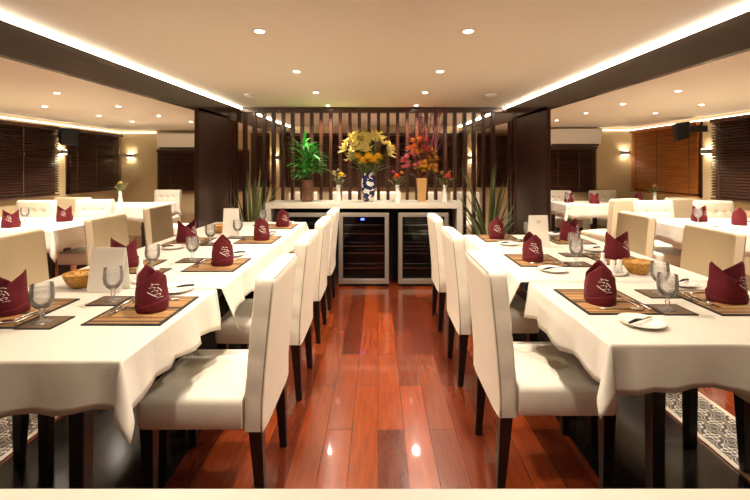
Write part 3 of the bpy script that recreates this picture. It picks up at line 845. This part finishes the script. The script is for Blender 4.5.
# menu cards
def menu_card(x, y, rz, label, w=.16, h=.215, emblem=False):
    o = thing('menu_card', label, 'menu card', (x, y, ZT), rz, 'standing menu cards')
    t = .002
    for nm, sg in (('front_leaf', -1), ('back_leaf', 1)):
        MB().hexa([(-w/2,sg*.035-t/2,0),(w/2,sg*.035-t/2,0),(w/2,sg*.035+t/2,0),(-w/2,sg*.035+t/2,0)],
                  [(-w/2,sg*.002-t/2,h),(w/2,sg*.002-t/2,h),(w/2,sg*.002+t/2,h),(-w/2,sg*.002+t/2,h)]).build(nm, M_CARD, o)
    def on(xx, z, off=.0016): 
        return (xx, -(.035-.033*z/h)-off, z)
    if emblem:
        e = MB()
        for cx_, z_, hw in ((0, .185, .012), (.004, .178, .02), (-.002, .171, .014)):
            e.add([on(cx_-hw, z_-.0015), on(cx_+hw, z_-.0015), on(cx_+hw, z_+.0015), on(cx_-hw, z_+.0015)], [(0, 1, 2, 3)])
        e.build('printed_emblem', M_GOLD, o)
menu_card(-1.255, 1.96, -.08, 'blank white menu card standing on left row beside amber bowl', .165, .20)
menu_card(-1.23, 3.52, 0, 'tall white menu card standing toward far end of left row', .125, .225)
menu_card(1.155, 3.03, .0, 'white menu card with small gold emblem on right row', .135, .225, True)
menu_card(-3.95, 4.12, 0, 'white card behind red napkin on left side table', .14, .2)
menu_card(4.05, 4.42, 0, 'white card on right side table at right photo edge', .13, .2)
# bowls
def mk_bowl():
    o = node_empty('wicker_bowl')
    MB().lathe([(.038,0),(.042,.002),(.060,.022),(.074,.052),(.078,.066),(.075,.068),(.069,.052),(.055,.024),(.036,.008),(.0005,.008)], 32).build('basket', M_AMBER, o, smooth=60)
    n = MB(); r = random.Random(3)
    for _ in range(70):
        a, q = r.uniform(0, 6.28), .060*math.sqrt(r.random()); n.ball((q*math.cos(a), q*math.sin(a), .047+r.uniform(0, .012)), r.uniform(.006, .011), 7, 5)
    p = n.build('snacks', M_NUT, o, smooth='all'); p['kind'] = 'stuff'
    return o
place('bowl', mk_bowl, 'amber wicker bowl of golden snacks on right row by shakers', 'bowl', (1.405, 2.27, ZT), 0, 'amber snack bowls')
place('bowl', mk_bowl, 'amber wicker bowl beside blank white card on left row', 'bowl', (-1.425, 2.02, ZT), 0, 'amber snack bowls')
place('bowl', mk_bowl, 'amber wicker bowl toward far end of left row', 'bowl', (-1.375, 3.66, ZT), 0, 'amber snack bowls')
# cruet trays and shakers
def mk_tray():
    o = node_empty('cruet_tray')
    MB().lathe([(.0005,0),(.060,0),(.070,.004),(.076,.014),(.074,.016),(.067,.008),(.058,.005),(.0005,.005)], 32).build('dish', M_CHINA, o, smooth=50)
    return o
def mk_shaker():
    o = node_empty('shaker')
    MB().lathe([(.015,0),(.017,.003),(.016,.03),(.012,.052)], 18).build('jar', M_CHINA, o, smooth=40)
    MB().lathe([(.0125,.0522),(.013,.060),(.010,.068),(.0005,.070)], 18).build('cap', M_WHITEP, o, smooth=40)
    return o
def mk_bottle():
    o = node_empty('sauce_bottle')
    MB().lathe([(.018,0),(.020,.003),(.020,.055),(.010,.075),(.008,.09)], 18).build('bottle_body', M_CHINA, o, smooth=40)
    MB().lathe([(.0095,.0902),(.0095,.104),(.0005,.106)], 14).build('stopper', M_WHITEP, o, smooth=40)
    return o
for x, y, lab in ((1.262, 2.27, 'on right row'), (-1.16, 2.12, 'on left row')):
    place('tray', mk_tray, 'round white cruet dish '+lab, 'dish', (x, y, ZT), 0, 'cruet dishes')
    place('bottle', mk_bottle, 'tall white cruet bottle on dish '+lab, 'cruet', (x-.042, y+.01, ZT+.005), 0, 'cruet bottles')
    place('shaker', mk_shaker, 'middle white shaker on dish '+lab, 'shaker', (x, y-.01, ZT+.005), 0, 'salt and pepper shakers')
    place('shaker', mk_shaker, 'right hand white shaker on dish '+lab, 'shaker', (x+.042, y, ZT+.005), 0, 'salt and pepper shakers')

# ------------------------------------------------------------------ plants and flowers
def blossom(mb, c, d, n, length, width, cup=.5):
    d = Vector(d).normalized(); u = d.cross(Vector((.3, .2, 1))).normalized(); w = d.cross(u)
    for k in range(n):
        a = 2*PI*k/n+random.uniform(-.15, .15)
        dr = (u*math.cos(a)+w*math.sin(a))*(1-cup)+d*cup
        mb.leaf(Vector(c), dr, length*random.uniform(.85, 1.1), width, droop=.5, seg=4, fold=.2)
    return mb
def pompon(mb, c, r, layers=4, n=12):
    for L_ in range(layers):
        el = PI/2*(L_+.2)/layers
        for k in range(n):
            a = 2*PI*(k+.5*(L_ % 2))/n
            dr = (math.cos(a)*math.cos(el), math.sin(a)*math.cos(el), math.sin(el))
            mb.leaf(Vector(c), dr, r*random.uniform(.85, 1.1), r*.4, droop=.5, seg=3, fold=.2)
    return mb
VZ = CZ
# leafy plant in brown jar
p = thing('potted_plant', 'bushy green leafy plant in brown glass jar on counter left end', 'plant', (-.826, 4.90, VZ))
MB().lathe([(.055,0),(.066,.004),(.066,.20),(.062,.235),(.066,.25),(.060,.25),(.056,.23),(.056,.02),(.0005,.02)], 24).build('jar', mat('brown glazed jar', '6a4630', .25, coat=.4, var=.35, vscale=9), p, smooth=50)
st = MB(); lv = MB()
for k in range(7):
    a = 2*PI*k/7; bx, by = .03*math.cos(a), .03*math.sin(a); h = random.uniform(.45, .70)
    tx, ty = bx*2.4+random.uniform(-.03, .03), by*2.0
    st.tube([(bx*.8, by*.8, .03), (bx, by, .25), (tx, ty, h)], .006, 6)
    for j in range(17):
        t = (j+1)/17; z = .27+(h-.27)*t; q = (z-.03)/(h-.03)
        b = random.uniform(0, 2*PI); el = random.uniform(.25, 1.0)
        lv.leaf((bx+(tx-bx)*q, by+(ty-by)*q, z), (math.cos(b)*math.cos(el), math.sin(b)*math.cos(el), math.sin(el)), random.uniform(.17, .30), .034, droop=1.2, seg=6)
st.build('stem', M_STEM, p, smooth='all'); lv.build('leaves', M_GREEN, p)
# big lily bouquet
p = thing('flower_vase', 'large bouquet of pale yellow lilies in blue and white vase', 'flower arrangement', (-.11, 4.90, VZ))
def vase_bw():
    m = D.materials.new('blue and white glaze'); m.use_nodes = True; nt = m.node_tree; b = nt.nodes['Principled BSDF']
    tc = nt.nodes.new('ShaderNodeTexCoord'); v = nt.nodes.new('ShaderNodeTexNoise'); v.inputs['Scale'].default_value = 16; v.inputs['Detail'].default_value = 1
    r = nt.nodes.new('ShaderNodeValToRGB'); r.color_ramp.interpolation = 'CONSTANT'
    r.color_ramp.elements[0].color = (*lin('1f2550'), 1); r.color_ramp.elements[1].color = (*lin('d8d4cc'), 1); r.color_ramp.elements[1].position = .55
    nt.links.new(tc.outputs['Object'], v.inputs['Vector']); nt.links.new(v.outputs['Fac'], r.inputs['Fac']); nt.links.new(r.outputs['Color'], b.inputs['Base Color'])
    b.inputs['Roughness'].default_value = .15
    return m
MB().lathe([(.055,0),(.060,.004),(.070,.08),(.085,.20),(.080,.27),(.062,.315),(.072,.335),(.066,.335),(.055,.315),(.07,.26),(.05,.02),(.0005,.02)], 28).build('vase', vase_bw(), p, smooth=50)
fo = MB()
C0 = Vector((0, 0, .33))
M_LILY = mat('pale yellow lily', 'f6e69c', .5, var=.12, vscale=30); M_YEL = mat('deep yellow bloom', 'f2c22a', .55, var=.2, vscale=40)
heads = []
for k in range(42):
    a = random.uniform(0, 2*PI); el = random.uniform(.45, 1.45); R_ = random.uniform(.36, .46)
    pnt = C0+Vector((math.cos(a)*math.cos(el)*R_*.85, math.sin(a)*math.cos(el)*R_*.55, math.sin(el)*R_*1.05))
    heads.append((pnt, (pnt-C0).normalized()))
for pnt, d in heads:
    fo.tube([(0, 0, .1), tuple(C0+(pnt-C0)*.4+Vector((0, 0, -.03))), tuple(pnt)], .0035, 5)
    blossom(MB(), pnt, d, 6, .10, .052, .42).build('lily', M_LILY, p)
for k in range(90):
    a = random.uniform(0, 2*PI); el = random.uniform(.1, 1.4); R_ = random.uniform(.06, .33)
    pnt = C0+Vector((math.cos(a)*math.cos(el)*R_*.8, math.sin(a)*math.cos(el)*R_*.55, math.sin(el)*R_))
    fo.leaf(pnt, (math.cos(a), math.sin(a), .6), random.uniform(.07, .13), .026, droop=.8, seg=4)
for (xx, yy, zz, rr) in ((-.06, -.15, .34, .075), (.0, -.18, .385, .08), (.055, -.17, .35, .075), (.11, -.13, .39, .07), (-.11, -.13, .395, .065)):
    pompon(MB(), C0+Vector((xx, yy, zz-.22)), rr).build('chrysanthemum', M_YEL, p)
fo.build('foliage', mat('olive foliage', '55662c', .5, var=.3, vscale=15), p)
# three bud vases
def bud_vase(x, y, label, cols, zt=VZ, s=1.12):
    p = thing('bud_vase', label, 'flower arrangement', (x, y, zt), 0, 'white bud vases')
    MB().lathe([(.032*s,0),(.034*s,.004*s),(.026*s,.06*s),(.018*s,.13*s),(.024*s,.175*s),(.021*s,.175*s),(.014*s,.13*s),(.0005,.1*s)], 20).build('vase', M_CHINA, p, smooth=50)
    fo = MB()
    for k in range(26):
        a = random.uniform(0, 2*PI); el = random.uniform(.3, 1.4); L_ = random.uniform(.05, .12)*s
        q = Vector((0, 0, .17*s))+Vector((math.cos(a)*math.cos(el), math.sin(a)*math.cos(el), math.sin(el)))*L_
        fo.tube([(0, 0, .12*s), tuple(q)], .0018*s, 5); fo.leaf(q, (math.cos(a), math.sin(a), .7), .05*s, .02*s, .7, 4)
    fo.build('foliage', mat('sage foliage', '6b6b3e', .6, var=.3, vscale=20), p)
    for j, (dx, dy, dz, r, c, nm) in enumerate(cols):
        pompon(MB(), (dx*s, dy*s, dz*s), r*s).build('blossom', mat('bloom '+c, c, .6, var=.15, vscale=60), p)
bud_vase(-.455, 4.82, 'white bud vase with one yellow bloom between plant and lilies', [(.03,-.03,.265,.05,'f2d648','y'),(-.04,0,.29,.032,'b9a08c','w'),(.0,.02,.32,.025,'c7ae90','w')])
bud_vase(.225, 4.82, 'white bud vase with orange bloom, right of the lilies', [(-.01,-.03,.25,.05,'f0703a','o'),(.04,0,.29,.032,'d8a040','y'),(-.045,0,.30,.03,'c05a78','p')])
bud_vase(.765, 4.80, 'white bud vase with coral pink bloom at counter right end', [(.025,-.03,.25,.05,'f06a58','o'),(-.03,0,.29,.034,'c9a24c','y'),(.05,0,.30,.03,'a87a4a','p')])
# tall twig arrangement
p = thing('flower_vase', 'tall pink and yellow blossoms with dark red twigs in tan vase', 'flower arrangement', (.51, 4.92, VZ))
MB().hexa([(-.045,-.045,0),(.045,-.045,0),(.045,.045,0),(-.045,.045,0)], [(-.058,-.058,.27),(.058,-.058,.27),(.058,.058,.27),(-.058,.058,.27)]).build('vase', mat('tan ceramic', 'c79a5c', .4, var=.08, vscale=5), p, bevel=.008)
tw = MB()
for k in range(30):
    dx = random.uniform(-.14, .30); dy = random.uniform(-.1, .1); h = random.uniform(.7, 1.06)
    pts = [(dx*.08, dy*.1, .2), (dx*.3, dy*.4, .45), (dx*.65+random.uniform(-.02, .02), dy*.7, h*.75), (dx, dy, h)]
    tw.tube(pts, [.005, .0045, .004, .0028], 5)
    for j in range(3):
        t = random.uniform(.55, .95); q = Vector(pts[2])*(1-t)+Vector(pts[3])*t
        tw.tube([tuple(q), tuple(q+Vector((random.uniform(-.06, .06), 0, random.uniform(.05, .1))))], .0028, 4)
tw.build('twigs', mat('dark red twig', '6e2428', .6), p)
for c, n, cxx, cz, sx, sz, nm in (('e8808c', 11, -.13, .50, .10, .13, 'p'), ('ea9a3c', 6, -.10, .62, .08, .10, 'o'), ('f0c63a', 9, .06, .47, .10, .12, 'y'), ('cc5c60', 5, .0, .62, .12, .12, 'r'), ('d99a3a', 6, .10, .42, .08, .08, 'y2')):
    for k in range(int(n*1.9)):
        q = (cxx+random.uniform(-sx, sx), random.uniform(-.11, .05), cz+random.uniform(-sz, sz))
        pompon(MB(), q, random.uniform(.034, .055), 3, 9).build('blossom', mat('spray '+c, c, .6, var=.2, vscale=50), p)
fo = MB()
for k in range(60):
    a = random.uniform(0, 2*PI); r_ = random.uniform(.02, .2); z = random.uniform(.3, .6)
    fo.tube([(0, 0, .24), (r_*math.cos(a), r_*.5*math.sin(a), z)], .0018, 4)
    fo.leaf((r_*math.cos(a), r_*.5*math.sin(a), z), (math.cos(a), math.sin(a), .8), .06, .014, .6, 4)
fo.build('foliage', mat('dry foliage', '6a5530', .6, var=.3, vscale=20), p)
# tall strap-leaf floor plants at each end of the counter
def floor_plant(x, y, label, seed, hs):
    r = random.Random(seed)
    p = thing('floor_plant', label, 'plant', (x, y, 0), 0, 'strap leaf floor plants')
    MB().lathe([(.12,0),(.13,.01),(.16,.30),(.17,.32),(.155,.32),(.145,.28),(.0005,.28)], 28).build('pot', mat('dark pot', '2a211c', .4), p, smooth=50)
    lv = MB()
    for k in range(34):
        a = r.uniform(0, 2*PI); el = r.uniform(.95, 1.5)
        b = r.uniform(0, .08)
        lv.leaf((b*math.cos(a), b*math.sin(a), .28), (math.cos(a)*math.cos(el), math.sin(a)*math.cos(el)*.6, math.sin(el)), r.uniform(.6, hs), .04, droop=r.uniform(.3, 1.7), seg=12, fold=.2)
    lv.build('leaves', M_DULL, p)
floor_plant(1.30, 4.92, 'tall strap leaved plant standing right of the white counter', 5, 1.18)
floor_plant(-1.47, 4.92, 'dark strap leaved plant standing left of the white counter', 8, 1.1)
bud_vase(-4.02, 6.55, 'small flower vase standing on far left table', [(.0,0,.27,.05,'c8b060','y')], ZT, 1.1)
bud_vase(4.25, 6.45, 'small flower vase on far right table before lamplit blind', [(.0,0,.26,.05,'c89a50','y')], ZT, 1.)
